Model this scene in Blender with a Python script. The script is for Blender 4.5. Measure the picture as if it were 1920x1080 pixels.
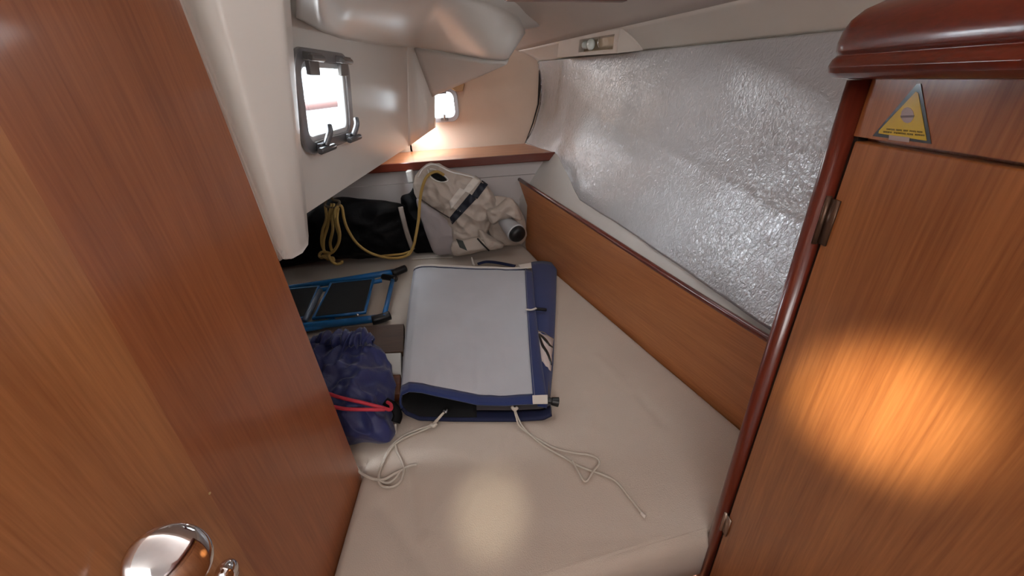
import bpy, bmesh, math, random
from mathutils import Vector, Matrix, noise
import numpy as np
for o in list(bpy.data.objects): bpy.data.objects.remove(o)
S = bpy.context.scene
COL = S.collection
# ------------------------------------------------------------------ camera
FPX = 728.0
_d = np.array([98., -1352., -FPX]); _d /= np.linalg.norm(_d)
_up = -_d; _fw = np.array([0, 0, -1.]); _h = _fw - _up*np.dot(_fw, _up); _h /= np.linalg.norm(_h)
_r = np.cross(_h, _up)
RM = np.array([_r, _h, _up]); CAM = np.array([0, 0, 1.5])
cd = bpy.data.cameras.new('camera'); cam = bpy.data.objects.new('camera', cd); COL.objects.link(cam)
cd.sensor_width = 36; cd.lens = FPX/1920*36; cd.clip_start = 0.02; cd.clip_end = 200
m4 = Matrix.Identity(4)
for i in range(3):
    for j in range(3): m4[i][j] = RM[i][j]
    m4[i][3] = CAM[i]
cam.matrix_world = m4
S.camera = cam
S.view_settings.view_transform = 'Standard'; S.view_settings.look = 'None'
S.view_settings.gamma = 1; S.view_settings.use_curve_mapping = False
S.view_settings.exposure = 0.0
# ------------------------------------------------------------------ light
w = bpy.data.worlds.new('sky'); S.world = w; w.use_nodes = True
w.node_tree.nodes['Background'].inputs[0].default_value = (0.86, 0.93, 1.0, 1)
w.node_tree.nodes['Background'].inputs[1].default_value = 20.0

def aim(o, tgt):
    o.rotation_euler = (Vector(tgt)-o.location).to_track_quat('-Z', 'Y').to_euler()
def area(name, loc, tgt, sx, sy, power, col):
    l = bpy.data.lights.new(name, 'AREA'); l.shape = 'RECTANGLE'; l.size = sx; l.size_y = sy; l.energy = power; l.color = col
    o = bpy.data.objects.new(name, l); COL.objects.link(o); o.location = loc; aim(o, tgt); return o
def spot(name, loc, tgt, power, ang, blend, rad, col):
    l = bpy.data.lights.new(name, 'SPOT'); l.energy = power; l.color = col; l.spot_size = math.radians(ang); l.spot_blend = blend; l.shadow_soft_size = rad
    o = bpy.data.objects.new(name, l); COL.objects.link(o); o.location = loc; aim(o, tgt); return o
area('companionway_daylight', (-0.05, -0.75, 1.95), (0, 0.9, 0.9), 0.8, 0.6, 14, (1, .975, .95))
area('cabin_hatch_daylight', (0.27, 1.02, 1.655), (-0.15, 1.25, 0.75), 0.30, 0.30, 1.7, (.95, .98, 1))
spot('sunbeam_on_cushion', (-0.1, -0.5, 1.85), (-0.075, 0.47, 0.75), 45, 7.5, 1.0, .02, (1, .93, .72))
spot('sunbeam_on_locker', (-0.25, -0.25, 1.75), (0.335, 0.262, 1.20), 150, 9.5, 1.0, .02, (1, .88, .6))

# ------------------------------------------------------------------ pixel to point measuring
def ray(x, y): return RM @ np.array([(x-960)/FPX, (540-y)/FPX, -1.])
def Pz(x, y, z): q = ray(x, y); return CAM+q*(z-CAM[2])/q[2]
def Py(x, y, Y): q = ray(x, y); return CAM+q*Y/q[1]
def Px(x, y, X): q = ray(x, y); return CAM+q*X/q[0]
def PP(x, y, n, c): q = ray(x, y); n = np.array(n, float); return CAM+q*(c-n@CAM)/(n@q)
BA = np.array([.518, .629]); BB = np.array([.084, 1.845]); BD = (BB-BA)/np.linalg.norm(BB-BA); BN = np.array([-BD[1], BD[0]])*-1
if BN[0] < 0: BN = -BN
def Pb(x, y, off):
    q = ray(x, y); t = ((BA-CAM[:2])@BN+off)/(q[:2]@BN); return CAM+q*t
def bline(Y, off=0):            # point on the lee board line (x,y) at depth Y, moved outward by off
    t = (Y-BA[1]-BN[1]*off)/BD[1]; p = BA+BD*t+BN*off; return p

# ------------------------------------------------------------------ materials
def lin(c): return tuple((v/255/12.92 if v/255 <= .04045 else ((v/255+.055)/1.055)**2.4) for v in c)+(1,)
MATS = {}
def mat(name, rgb, rough=.5, metal=0, coat=0, bump=0, bscale=80, var=0, vscale=6, stretch=(1, 1, 1), trans=0, emit=None, estr=0, coatr=.08, spec=.5, sheen=0):
    if name in MATS: return MATS[name]
    m = bpy.data.materials.new(name); m.use_nodes = True; n = m.node_tree.nodes; L = m.node_tree.links
    b = n['Principled BSDF']; c = lin(rgb)
    b.inputs['Base Color'].default_value = c; b.inputs['Roughness'].default_value = rough; b.inputs['Metallic'].default_value = metal
    b.inputs['Coat Weight'].default_value = coat; b.inputs['Coat Roughness'].default_value = coatr
    b.inputs['Transmission Weight'].default_value = trans; b.inputs['Specular IOR Level'].default_value = spec
    if sheen: b.inputs['Sheen Weight'].default_value = sheen
    if emit: b.inputs['Emission Color'].default_value = lin(emit); b.inputs['Emission Strength'].default_value = estr
    if bump or var:
        tc = n.new('ShaderNodeNewGeometry'); mp = n.new('ShaderNodeMapping'); L.new(tc.outputs['Position'], mp.inputs[0]); mp.inputs['Scale'].default_value = stretch
    if var:
        t = n.new('ShaderNodeTexNoise'); t.inputs['Scale'].default_value = vscale; t.inputs['Detail'].default_value = 5; L.new(mp.outputs[0], t.inputs[0])
        r = n.new('ShaderNodeMapRange'); r.inputs[1].default_value = .3; r.inputs[2].default_value = .7; r.inputs[3].default_value = 1-var; r.inputs[4].default_value = 1+var*.5; L.new(t.outputs[0], r.inputs[0])
        h = n.new('ShaderNodeHueSaturation'); h.inputs['Color'].default_value = c; L.new(r.outputs[0], h.inputs['Value']); L.new(h.outputs[0], b.inputs['Base Color'])
    if bump:
        t = n.new('ShaderNodeTexNoise'); t.inputs['Scale'].default_value = bscale; t.inputs['Detail'].default_value = 4; L.new(mp.outputs[0], t.inputs[0])
        bp = n.new('ShaderNodeBump'); bp.inputs['Strength'].default_value = bump; bp.inputs['Distance'].default_value = .01; L.new(t.outputs[0], bp.inputs['Height']); L.new(bp.outputs[0], b.inputs['Normal'])
    MATS[name] = m; return m

def wood(name, dark, light, grain='z', rough=.35, coat=.5, scale=1.0, coatr=.12):
    if name in MATS: return MATS[name]
    m = bpy.data.materials.new(name); m.use_nodes = True; n = m.node_tree.nodes; L = m.node_tree.links; b = n['Principled BSDF']
    g = n.new('ShaderNodeNewGeometry'); mp = n.new('ShaderNodeMapping'); L.new(g.outputs['Position'], mp.inputs[0])
    if grain == 'z': mp.inputs['Scale'].default_value = (60*scale, 60*scale, 2.2)
    elif grain == 'x': mp.inputs['Scale'].default_value = (2.2, 60*scale, 60*scale)
    else:
        m0 = n.new('ShaderNodeMapping'); m0.inputs['Rotation'].default_value = (0, 0, -math.atan2(BD[1], BD[0])); L.new(g.outputs['Position'], m0.inputs[0]); L.new(m0.outputs[0], mp.inputs[0])
        mp.inputs['Scale'].default_value = (2.2, 60*scale, 60*scale)
    t = n.new('ShaderNodeTexNoise'); t.inputs['Scale'].default_value = 5.0; t.inputs['Detail'].default_value = 6; t.inputs['Roughness'].default_value = .6; L.new(mp.outputs[0], t.inputs[0])
    t2 = n.new('ShaderNodeTexNoise'); t2.inputs['Scale'].default_value = .45; t2.inputs['Detail'].default_value = 4; L.new(mp.outputs[0], t2.inputs[0])
    mx = n.new('ShaderNodeMath'); mx.operation = 'MULTIPLY_ADD'; mx.inputs[1].default_value = .45; L.new(t2.outputs[0], mx.inputs[0])
    ml = n.new('ShaderNodeMath'); ml.operation = 'MULTIPLY'; ml.inputs[1].default_value = .55; L.new(t.outputs[0], ml.inputs[0]); L.new(ml.outputs[0], mx.inputs[2])
    r = n.new('ShaderNodeValToRGB'); r.color_ramp.elements[0].position = .32; r.color_ramp.elements[1].position = .66
    r.color_ramp.elements[0].color = lin(dark); r.color_ramp.elements[1].color = lin(light); L.new(mx.outputs[0], r.inputs[0])
    L.new(r.outputs[0], b.inputs['Base Color'])
    b.inputs['Roughness'].default_value = rough; b.inputs['Coat Weight'].default_value = coat; b.inputs['Coat Roughness'].default_value = coatr
    MATS[name] = m; return m

def liner_mat():
    m = mat('quilted_liner', (188, 186, 188), .2, spec=.6); n = m.node_tree.nodes; L = m.node_tree.links; b = n['Principled BSDF']
    g = n.new('ShaderNodeNewGeometry'); mp = n.new('ShaderNodeMapping'); mp.inputs['Scale'].default_value = (1, 1, .6); L.new(g.outputs['Position'], mp.inputs[0])
    t = n.new('ShaderNodeTexNoise'); t.inputs['Scale'].default_value = 120; t.inputs['Detail'].default_value = 5; t.inputs['Distortion'].default_value = 1.2; L.new(mp.outputs[0], t.inputs[0])
    bp = n.new('ShaderNodeBump'); bp.inputs['Strength'].default_value = .38; bp.inputs['Distance'].default_value = .005; L.new(t.outputs[0], bp.inputs['Height']); L.new(bp.outputs[0], b.inputs['Normal'])
    b.inputs['Metallic'].default_value = .3; b.inputs['Coat Weight'].default_value = 1.0; b.inputs['Coat Roughness'].default_value = .13
    L.new(bp.outputs[0], b.inputs['Coat Normal'])
    return m

WD = wood('door_veneer_warm', (150, 92, 52), (186, 124, 76), 'z', .38, .35, coatr=.16)
WD2 = wood('door_veneer_red', (138, 78, 44), (172, 104, 62), 'z', .36, .45, coatr=.1)
WL = wood('locker_veneer', (134, 78, 42), (182, 118, 68), 'z', .4, .3)
WB = wood('lee_board_wood', (160, 96, 54), (196, 128, 78), 'b', .4, .3)
WT = wood('mahogany_trim', (78, 26, 14), (112, 44, 28), 'z', .3, .6, coatr=.15)
WR = wood('mahogany_rail', (84, 28, 12), (118, 46, 24), 'b', .28, .7, coatr=.12)
WS = wood('shelf_wood', (168, 100, 62), (205, 140, 96), 'x', .35, .5)
WSE = wood('shelf_edge_wood', (88, 30, 16), (112, 42, 24), 'x', .35, .4)
BR = wood('old_plank', (58, 38, 26), (92, 64, 44), 'x', .6, .05)
GRP = mat('white_gelcoat', (228, 224, 218), .34, coat=.3, coatr=.2, var=.03, vscale=3)
GRP2 = mat('gelcoat_matt', (210, 205, 200), .55, var=.05, vscale=4)
TRW = mat('transom_lining', (214, 190, 170), .6, var=.06, vscale=5, bump=.1, bscale=200)
RIS = mat('riser_lining', (196, 188, 186), .6, var=.05, vscale=5)
LIN = liner_mat()
CEI = mat('ceiling_vinyl', (200, 188, 178), .6, var=.04, vscale=6)
FAB = mat('cushion_fabric', (194, 179, 165), .9, bump=.25, bscale=500, var=.05, vscale=5, sheen=.1)
ALU = mat('grey_aluminium', (150, 150, 152), .35, metal=.7)
ALUL = mat('light_aluminium', (190, 190, 196), .3, metal=.5)
GLS = mat('port_glass', (250, 252, 252), .02, trans=1)
CHR = mat('chrome', (225, 225, 228), .06, metal=1)
NAVY = mat('navy_canvas', (24, 45, 102), .75, bump=.25, bscale=900, var=.08, vscale=12, sheen=.2)
NAVD = mat('dark_navy_canvas', (18, 26, 62), .8, bump=.2, bscale=900)
CANV = mat('silver_grey_canvas', (196, 196, 202), .55, bump=.12, bscale=600, var=.03, vscale=7)
SAIL = mat('sailcloth', (186, 172, 160), .7, bump=.2, bscale=60, var=.06, vscale=8)
SAILG = mat('grey_sailcloth', (158, 148, 148), .75, bump=.15, bscale=60)
BLK = mat('black_nylon', (10, 9, 11), .6, bump=.2, bscale=50, spec=.15)
BLKS = mat('black_plastic', (22, 22, 24), .4)
NYL = mat('navy_nylon', (28, 35, 90), .5, bump=.25, bscale=35, var=.12, vscale=9, sheen=.25)
RED = mat('red_cord', (190, 44, 62), .6)
BLU = mat('blue_paint', (22, 98, 158), .35, var=.08, vscale=10, coat=.3)
YEL = mat('yellow_rope', (186, 152, 84), .8, bump=.6, bscale=600)
WROPE = mat('white_cord', (214, 204, 190), .8, bump=.5, bscale=800)
WEB = mat('white_webbing', (225, 215, 205), .7, bump=.3, bscale=800)
CAR = mat('white_carton', (210, 206, 200), .6)
YST = mat('sticker_yellow', (214, 184, 40), .3, coat=.6)
BST = mat('sticker_black', (34, 34, 32), .3, coat=.6)
GST = mat('sticker_grey', (176, 158, 150), .3, coat=.5)
DARKM = mat('dark_gap', (40, 28, 22), .8)

# ------------------------------------------------------------------ object helpers
WLOC = {}
def tag(o, label=None, cat=None, group=None, kind=None):
    if label: o['label'] = label
    if cat: o['category'] = cat
    if group: o['group'] = group
    if kind: o['kind'] = kind
    return o
def thing(name, label, cat, loc, group=None):
    o = bpy.data.objects.new(name, None); COL.objects.link(o); o.location = Vector(loc); WLOC[o.name] = Vector(loc); o.empty_display_size = .05
    return tag(o, label, cat, group)
def obj(name, verts, faces, m, parent=None, smooth=True, bevel=0, solid=0, sub=0, soff=-1, org=None, segs=2):
    vs = [Vector([float(c) for c in v]) for v in verts]
    if org is None:
        org = Vector((sum(v.x for v in vs)/len(vs), sum(v.y for v in vs)/len(vs), min(v.z for v in vs)))
    me = bpy.data.meshes.new(name)
    me.from_pydata([tuple(v-org) for v in vs], [], faces)
    bm = bmesh.new(); bm.from_mesh(me)
    if not solid: bmesh.ops.recalc_face_normals(bm, faces=bm.faces[:])
    bm.to_mesh(me); bm.free()
    me.materials.append(m)
    if smooth: me.polygons.foreach_set('use_smooth', [True]*len(me.polygons))
    o = bpy.data.objects.new(name, me); COL.objects.link(o)
    if parent is not None: o.parent = parent; o.location = org-WLOC[parent.name]
    else: o.location = org
    WLOC[o.name] = org.copy()
    if solid:
        md = o.modifiers.new('thickness', 'SOLIDIFY'); md.thickness = solid; md.offset = soff
    if bevel:
        md = o.modifiers.new('round', 'BEVEL'); md.width = bevel; md.segments = segs; md.limit_method = 'ANGLE'
    if sub:
        md = o.modifiers.new('smooth', 'SUBSURF'); md.levels = sub; md.render_levels = sub
    if smooth and bevel:
        try: me.set_sharp_from_angle(angle=math.radians(40))
        except Exception: pass
    return o
def grid(fn, nu, nv):
    V = [fn(i/nu, j/nv) for j in range(nv+1) for i in range(nu+1)]
    F = [(j*(nu+1)+i, j*(nu+1)+i+1, (j+1)*(nu+1)+i+1, (j+1)*(nu+1)+i) for j in range(nv) for i in range(nu)]
    return V, F
def box(x0, x1, y0, y1, z0, z1):
    V = [(x, y, z) for z in (z0, z1) for y in (y0, y1) for x in (x0, x1)]
    return V, [(0, 1, 3, 2), (4, 5, 7, 6), (0, 1, 5, 4), (2, 3, 7, 6), (0, 2, 6, 4), (1, 3, 7, 5)]
def slab(poly, vec):            # polygon extruded by vec
    n = len(poly); vec = np.array(vec, float)
    V = [np.array(p, float) for p in poly]+[np.array(p, float)+vec for p in poly]
    F = [tuple(range(n)), tuple(range(2*n-1, n-1, -1))]+[(i, (i+1) % n, n+(i+1) % n, n+i) for i in range(n)]
    return V, F
def merge(*vf):
    V = []; F = []
    for v, f in vf:
        k = len(V); V += list(v); F += [tuple(i+k for i in q) for q in f]
    return V, F
def catmull(pts, n=8, closed=False):
    P = [np.array(p, float) for p in pts]; out = []
    m = len(P); rng = m if closed else m-1
    for i in range(rng):
        if closed: a, b, c, d = P[i-1], P[i], P[(i+1) % m], P[(i+2) % m]
        else: a, b, c, d = P[max(i-1, 0)], P[i], P[i+1], P[min(i+2, m-1)]
        for k in range(n):
            t = k/n; out.append(.5*((2*b)+(-a+c)*t+(2*a-5*b+4*c-d)*t*t+(-a+3*b-3*c+d)*t**3))
    if not closed: out.append(P[-1])
    return out
def tube(pts, r, ns=8, closed=False, smooth=6, flat=1.0, taper=None):
    P = catmull(pts, smooth, closed) if smooth else [np.array(p, float) for p in pts]
    n = len(P); V = []; F = []; prev = None
    for i, p in enumerate(P):
        if closed: t = P[(i+1) % n]-P[i-1]
        else: t = P[min(i+1, n-1)]-P[max(i-1, 0)]
        t = t/(np.linalg.norm(t)+1e-9)
        if prev is None: prev = np.array([0, 0, 1.]) if abs(t[2]) < .9 else np.array([1., 0, 0])
        a = prev-t*(prev@t); a /= np.linalg.norm(a)+1e-9; prev = a; b = np.cross(t, a)
        rr = r if taper is None else r*taper(i/(n-1))
        for k in range(ns):
            th = 2*math.pi*k/ns; V.append(p+rr*(math.cos(th)*a*flat+math.sin(th)*b))
    segs = n if closed else n-1
    for i in range(segs):
        j = (i+1) % n
        for k in range(ns): F.append((i*ns+k, i*ns+(k+1) % ns, j*ns+(k+1) % ns, j*ns+k))
    if not closed: F.append(tuple(range(ns))[::-1]); F.append(tuple(range((n-1)*ns, n*ns)))
    return V, F
def ellipsoid(c, ax, nu=24, nv=14):        # ax: 3 vectors
    V = []; F = []; c = np.array(c, float); A = [np.array(a, float) for a in ax]
    for j in range(nv+1):
        ph = math.pi*j/nv
        for i in range(nu):
            th = 2*math.pi*i/nu; V.append(c+A[0]*math.sin(ph)*math.cos(th)+A[1]*math.sin(ph)*math.sin(th)+A[2]*math.cos(ph))
    for j in range(nv):
        for i in range(nu): F.append((j*nu+i, j*nu+(i+1) % nu, (j+1)*nu+(i+1) % nu, (j+1)*nu+i))
    return V, F
def lathe(c, axis, prof, ns=24):           # prof: (r, h)
    c = np.array(c, float); ax = np.array(axis, float); ax /= np.linalg.norm(ax)
    a = np.cross(ax, [0, 0, 1.] if abs(ax[2]) < .9 else [1., 0, 0]); a /= np.linalg.norm(a); b = np.cross(ax, a)
    V = []; F = []
    for r, h in prof:
        for k in range(ns):
            th = 2*math.pi*k/ns; V.append(c+ax*h+r*(math.cos(th)*a+math.sin(th)*b))
    for i in range(len(prof)-1):
        for k in range(ns): F.append((i*ns+k, i*ns+(k+1) % ns, (i+1)*ns+(k+1) % ns, (i+1)*ns+k))
    F.append(tuple(range(ns))[::-1]); F.append(tuple(range((len(prof)-1)*ns, len(prof)*ns)))
    return V, F
def fold(p, f, seed=0, sharp=1.0):         # crumple field in -1..1
    v = Vector((p[0]*f+seed, p[1]*f-seed, p[2]*f+seed*.5))
    a = noise.noise(v); b = noise.noise(v*1.9+Vector((5, 3, 1))); c = noise.noise(v*4.1+Vector((1, 7, 2)))
    return .75*(1-2.6*abs(a))+.4*(1-2.6*abs(b))+.12*c-.35
def pillow(outline, cen, up, dn, direc, nr=22, na=96, amp=.01, freq=14, seed=1, floor=None, power=.5):
    """closed inflated cloth body: outline = 3D points on a plane, swollen by up / dn along direc"""
    O = catmull(outline, 8, True); cen = np.array(cen, float); D = np.array(direc, float); D /= np.linalg.norm(D)
    nO = len(O); O2 = []
    for i in range(na):
        k = i*nO/na; a = int(k); O2.append(O[a]*(1-(k-a))+O[(a+1) % nO]*(k-a))
    O = O2
    V = []; F = []
    def P(i, r, s):
        p = cen+(O[i]-cen)*r
        h = max(0.0, 1-r*r)**power
        q = p+D*(up if s > 0 else -dn)*h
        k = amp*fold(q, freq, seed)*(.35+.65*h) if s > 0 else 0
        q = q+D*k
        if r > .5: q = q+(O[i]-cen)/np.linalg.norm(O[i]-cen)*amp*.5*fold(q, freq, seed+3)*(r-.5)
        if floor is not None and q[2] < floor: q = q.copy(); q[2] = floor+.0002*(1-r)
        return q
    V.append(P(0, 0, 1))
    for j in range(1, nr+1):
        for i in range(na): V.append(P(i, math.sin(j/nr*math.pi/2), 1))
    top = len(V)
    for j in range(nr-1, 0, -1):
        for i in range(na): V.append(P(i, math.sin(j/nr*math.pi/2), -1))
    V.append(P(0, 0, -1))
    for i in range(na): F.append((0, 1+i, 1+(i+1) % na))
    rows = 2*nr-1
    for j in range(rows-1):
        for i in range(na):
            a = 1+j*na+i; b = 1+j*na+(i+1) % na; F.append((a, b, b+na, a+na))
    e = len(V)-1
    for i in range(na): F.append((1+(rows-1)*na+i, e, 1+(rows-1)*na+(i+1) % na))
    return V, F
def rrect(cu, cv, hu, hv, r, n=8):
    P = []
    for sx, sy, a0 in ((1, 1, 0), (-1, 1, 90), (-1, -1, 180), (1, -1, 270)):
        for k in range(n+1):
            a = math.radians(a0+90*k/n); P.append((cu+sx*(hu-r)+r*math.cos(a), cv+sy*(hv-r)+r*math.sin(a)))
    return P
def ring(P1, P2, fn, thick_vec):      # frame between two loops of equal count; fn maps (u,v)->3D
    n = len(P1); t = np.array(thick_vec, float)
    V = [fn(*p) for p in P1]+[fn(*p) for p in P2]+[fn(*p)+t for p in P1]+[fn(*p)+t for p in P2]
    F = []
    for i in range(n):
        j = (i+1) % n
        F += [(i, j, n+j, n+i), (2*n+i, 3*n+i, 3*n+j, 2*n+j), (i, 2*n+i, 2*n+j, j), (n+i, n+j, 3*n+j, 3*n+i)]
    return V, F
def rect_loop(P, u0, u1, v0, v1, cu, cv):       # outer rectangle points matched with the loop P (incl. corners)
    out = []
    n = len(P)//4
    corners = [(u1, v1), (u0, v1), (u0, v0), (u1, v0)]
    for q in range(4):
        cx, cy = corners[q]
        for k in range(n):
            t = k/(n-1)
            if q == 0: a, b = (u1, cv+(v1-cv)*.6), (cu+(u1-cu)*.6, v1)
            elif q == 1: a, b = (cu-(cu-u0)*.6, v1), (u0, cv+(v1-cv)*.6)
            elif q == 2: a, b = (u0, cv-(cv-v0)*.6), (cu-(cu-u0)*.6, v0)
            else: a, b = (cu+(u1-cu)*.6, v0), (u1, cv-(cv-v0)*.6)
            if t < .5: s = t*2; out.append((a[0]+(cx-a[0])*s, a[1]+(cy-a[1])*s))
            else: s = t*2-1; out.append((cx+(b[0]-cx)*s, cy+(b[1]-cy)*s))
    return out
def struct(name, vf, m, parent=None, **k):
    o = obj(name, vf[0], vf[1], m, parent, **k)
    if parent is None: o['kind'] = 'structure'
    return o

# ================================================================== STRUCTURE
ZM = .75                       # top of the berth cushion
CEILZ = lambda d: 1.62+.45*d-.25*d*d
TOPZ = lambda Y: 1.543+(Y-.92)/(2.226-.92)*.025
# floor and saloon enclosure behind the camera
struct('floor', slab([(-1.7, -1.6, 0), (1.5, -1.6, 0), (1.5, 2.4, 0), (-1.7, 2.4, 0)], (0, 0, -.03)), wood('floor_wood', (90, 54, 32), (140, 90, 56), 'x', .4, .3), smooth=False)
struct('wall_front', box(-1.7, 1.5, -1.64, -1.6, 0, 2.05), GRP2, smooth=False)
struct('wall_saloon_left', box(-1.74, -1.7, -1.6, .62, 0, 2.05), GRP2, smooth=False)
struct('wall_saloon_right', box(1.5, 1.54, -1.6, .62, 0, 2.05), GRP2, smooth=False)
struct('ceiling_saloon', box(-1.7, 1.5, -1.6, .35, 2.0, 2.04), GRP2, smooth=False)
# bulkhead left of the doorway
struct('wall_bulkhead', box(-1.7, -.41, .605, .625, 0, 2.0), GRP2, smooth=False)
# lower far left hull side of the cave, cockpit sole over it
struct('wall_cave', box(-1.36, -1.33, .63, 1.92, 0, 1.25), RIS, smooth=False)
struct('ceiling_cockpit_sole', box(-1.36, -.50, .63, 2.28, 1.255, 1.285), GRP2, smooth=False)

# footwell side wall (leans a little) with the port light
WN = np.array([1, -.032, -.17]); WC = -.475-.0288-.2125
def W(Y, z, off=0): return np.array([WC+.032*Y+.17*z+off, Y, z])
hole = rrect(1.083, 1.482, .130, .083, .028, 8)
out = rect_loop(hole, .64, 2.0, 1.25, 1.80, 1.083, 1.482)
wl = struct('wall_left', ring(out, hole, lambda u, v: W(u, v), (-.022, 0, 0)), GRP, smooth=False, bevel=0)
# after facet of the footwell
fa = [W(2.0, 1.25), Py(800, 249, 2.03), Py(816, 240, 2.07), Py(816, 175, 2.07), Py(816, 60, 2.07), W(2.0, 1.8)]
def facet(u, v):
    bot = [W(1.96, 1.25), W(2.0, 1.25)*.5+Py(802, 249, 2.03)*.5, Py(802, 249, 2.03), Py(815, 240, 2.07), Py(817, 239, 2.13), Py(815, 238, 2.225)]
    top = [W(1.96, 1.80), W(2.0, 1.80), Py(800, 80, 2.05), Py(815, 80, 2.10), Py(817, 80, 2.16), Py(815, 80, 2.225)]
    k = u*5; i = min(int(k), 4); t = k-i
    return (bot[i]*(1-t)+bot[i+1]*t)*(1-v)+(top[i]*(1-t)+top[i+1]*t)*v
V, F = grid(facet, 20, 8)
struct('wall_footwell_end', (V, F), GRP, solid=.02)

# transom wall with small port
TY = 2.25
h2 = rrect(-.292, 1.403, .062, .062, .028, 8)
o2 = rect_loop(h2, -.50, .26, 1.18, 1.80, -.292, 1.403)
struct('wall_back', ring(o2, h2, lambda u, v: np.array([u, TY, v]), (0, .03, 0)), TRW, smooth=False)
struct('wall_back_lower', merge(box(-1.36, .5, TY, TY+.03, 0, 1.18), box(-1.36, -.49, TY, TY+.03, 1.18, 1.27)), TRW, smooth=False)
# riser under the shelf, two boards with a seam
struct('wall_riser', merge(box(-1.33, .33, 1.925, 1.94, .5, 1.085), box(-1.33, .25, 1.928, 1.94, 1.087, 1.172)), RIS, smooth=False)

# hull side, liner panel
YL = [.42, .65, 1.2, 1.53, 1.873, 2.24]
LOWP = [bline(.42, .03).tolist()+[.985], bline(.65, .04).tolist()+[.995], bline(1.2, .08).tolist()+[1.04], [.303, 1.53, 1.056], [.255, 1.873, 1.178], [.133, 2.24, 1.19]]
def lerpY(Y, arr):
    for i in range(len(YL)-1):
        if Y <= YL[i+1] or i == len(YL)-2:
            t = (Y-YL[i])/(YL[i+1]-YL[i]); return np.array(arr[i])*(1-t)+np.array(arr[i+1])*t
def top_pt(Y): p = bline(Y, .25); return np.array([p[0], Y, TOPZ(Y)])
def hullpt(Y, v, off=0):        # v 0..1 from liner foot to liner top
    lo = lerpY(Y, LOWP); hi = top_pt(Y)
    if Y > 2.0: hi = hi*1; hi[0] += .004
    bul = .002+.045*max(0, min(1, (Y-1.75)/.45))**1.5
    p = lo*(1-v)+hi*v+np.array([BN[0], BN[1]*0, 0])*4*v*(1-v)*bul
    p[0] += off; return p
def liner(u, v):
    Y = .43+u*(2.235-.43); p = hullpt(Y, v, -.006)
    # lapped seam running forward and down
    vs = .60-.26*(1.6-Y)/(1.0) if Y < 1.6 else .60+.2*(Y-1.6)
    dv = (v-vs)*abs(top_pt(Y)[2]-lerpY(Y, LOWP)[2])
    fade = max(0, min(1, (1.75-Y)/.35))
    p[0] += fade*.003*math.exp(-(dv/.016)**2)*-1+fade*(.006 if dv < 0 else 0)*min(1, -dv/.02 if dv < 0 else 0)*0
    p[0] += fade*.005/(1+math.exp(-dv/.009))-.0025*fade
    p[0] += .003*noise.noise(Vector((Y*9, v*7, 2)))
    return p
def hull(u, v):
    Y = .41+u*(2.25-.41)
    lo = lerpY(min(Y, 2.24), LOWP); b = bline(Y, .012)
    rows = [np.array([b[0], Y, .6]), np.array([b[0], Y, .97]), np.array([lo[0]*.6+b[0]*.4+.01, Y, lo[2]*.75+.97*.25-.005])]
    rows += [hullpt(min(Y, 2.24), t, .010)*np.array([1, 0, 1])+np.array([0, Y, 0]) for t in (.08, .3, .5, .7, .9, 1.0)]
    k = v*(len(rows)-1); i = min(int(k), len(rows)-2); return rows[i]+(rows[i+1]-rows[i])*(k-i)
V, F = grid(hull, 60, 32)
wr_o = struct('wall_right', (V, F), GRP2, solid=.02, soff=1)
V, F = grid(liner, 110, 90)
obj('liner_panel', V, F, LIN, wr_o, solid=.005, soff=1)['label'] = 'shiny grey quilted liner sheet'
# light band between liner and ceiling, then the ceiling itself
def band(u, v):
    Y = .41+u*(2.25-.41); a = top_pt(Y)+np.array([.012, 0, -.004]); q = bline(Y, .165); b = np.array([q[0], Y, CEILZ(0)])
    c = (a+b)/2+np.array([.012, 0, .006])
    return a*(1-v)**2+2*c*v*(1-v)+b*v*v
V, F = grid(band, 40, 8)
struct('trim_1', (V, F), mat('deck_edge_lining', (216, 207, 196), .55, var=.03, vscale=5), solid=.015, soff=1)
def ceil(u, v):
    Y = .30+u*(2.27-.30); q = bline(Y, .168); x0 = q[0]; x1 = -.52; x = x0+(x1-x0)*v; d = (x0-x)
    return np.array([x, Y, CEILZ(min(d, .8))])
V, F = grid(ceil, 20, 24)
struct('ceiling', (V, F), CEI, solid=.02, soff=1)
# dark strip painted for the shade of the wedge gap between transom and liner
def gap(u, v):
    z0 = Py(985, 268, 2.235); z1 = Py(1013, 116, 2.235)
    pts = [Py(984, 269, 2.236), Py(998, 232, 2.236), Py(1008, 195, 2.236), Py(1010, 150, 2.236), Py(1011, 115, 2.236)]
    wd = [.004, .006, .008, .016, .022]
    k = v*4; i = min(int(k), 3); t = k-i; p = pts[i]*(1-t)+pts[i+1]*t; return p+np.array([(wd[i]*(1-t)+wd[i+1]*t)*u, 0, 0])
V, F = grid(gap, 1, 12)
struct('gap_shade', (V, F), DARKM, solid=.006)

# cockpit seat moulding: rounded body over the port
botp = [(-.02, PP(545, 28, WN, WC)), (.1, PP(600, 58, WN, WC)), (.2, PP(640, 73, WN, WC)), (.33, PP(700, 83, WN, WC)), (.5, Py(782, 89, 1.97)), (.66, Py(850, 100, 1.84)), (.82, Py(905, 110, 1.73)), (.95, Py(945, 113, 1.69)), (1., Py(954, 110, 1.70))]
topp = [(-.02, Px(545, -150, -.25)), (.1, Px(600, -120, -.20)), (.2, Py(660, -100, 1.12)), (.33, Py(740, -60, 1.25)), (.5, Py(830, -22, 1.40)), (.66, Py(900, 0, 1.50)), (.82, Py(950, 20, 1.58)), (.95, Py(975, 36, 1.66)), (1., Py(985, 62, 1.72))]
def ip(arr, u):
    for i in range(len(arr)-1):
        if u <= arr[i+1][0] or i == len(arr)-2:
            t = (u-arr[i][0])/(arr[i+1][0]-arr[i][0]); t = max(0, min(1, t)); return arr[i][1]*(1-t)+arr[i+1][1]*t
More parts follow.
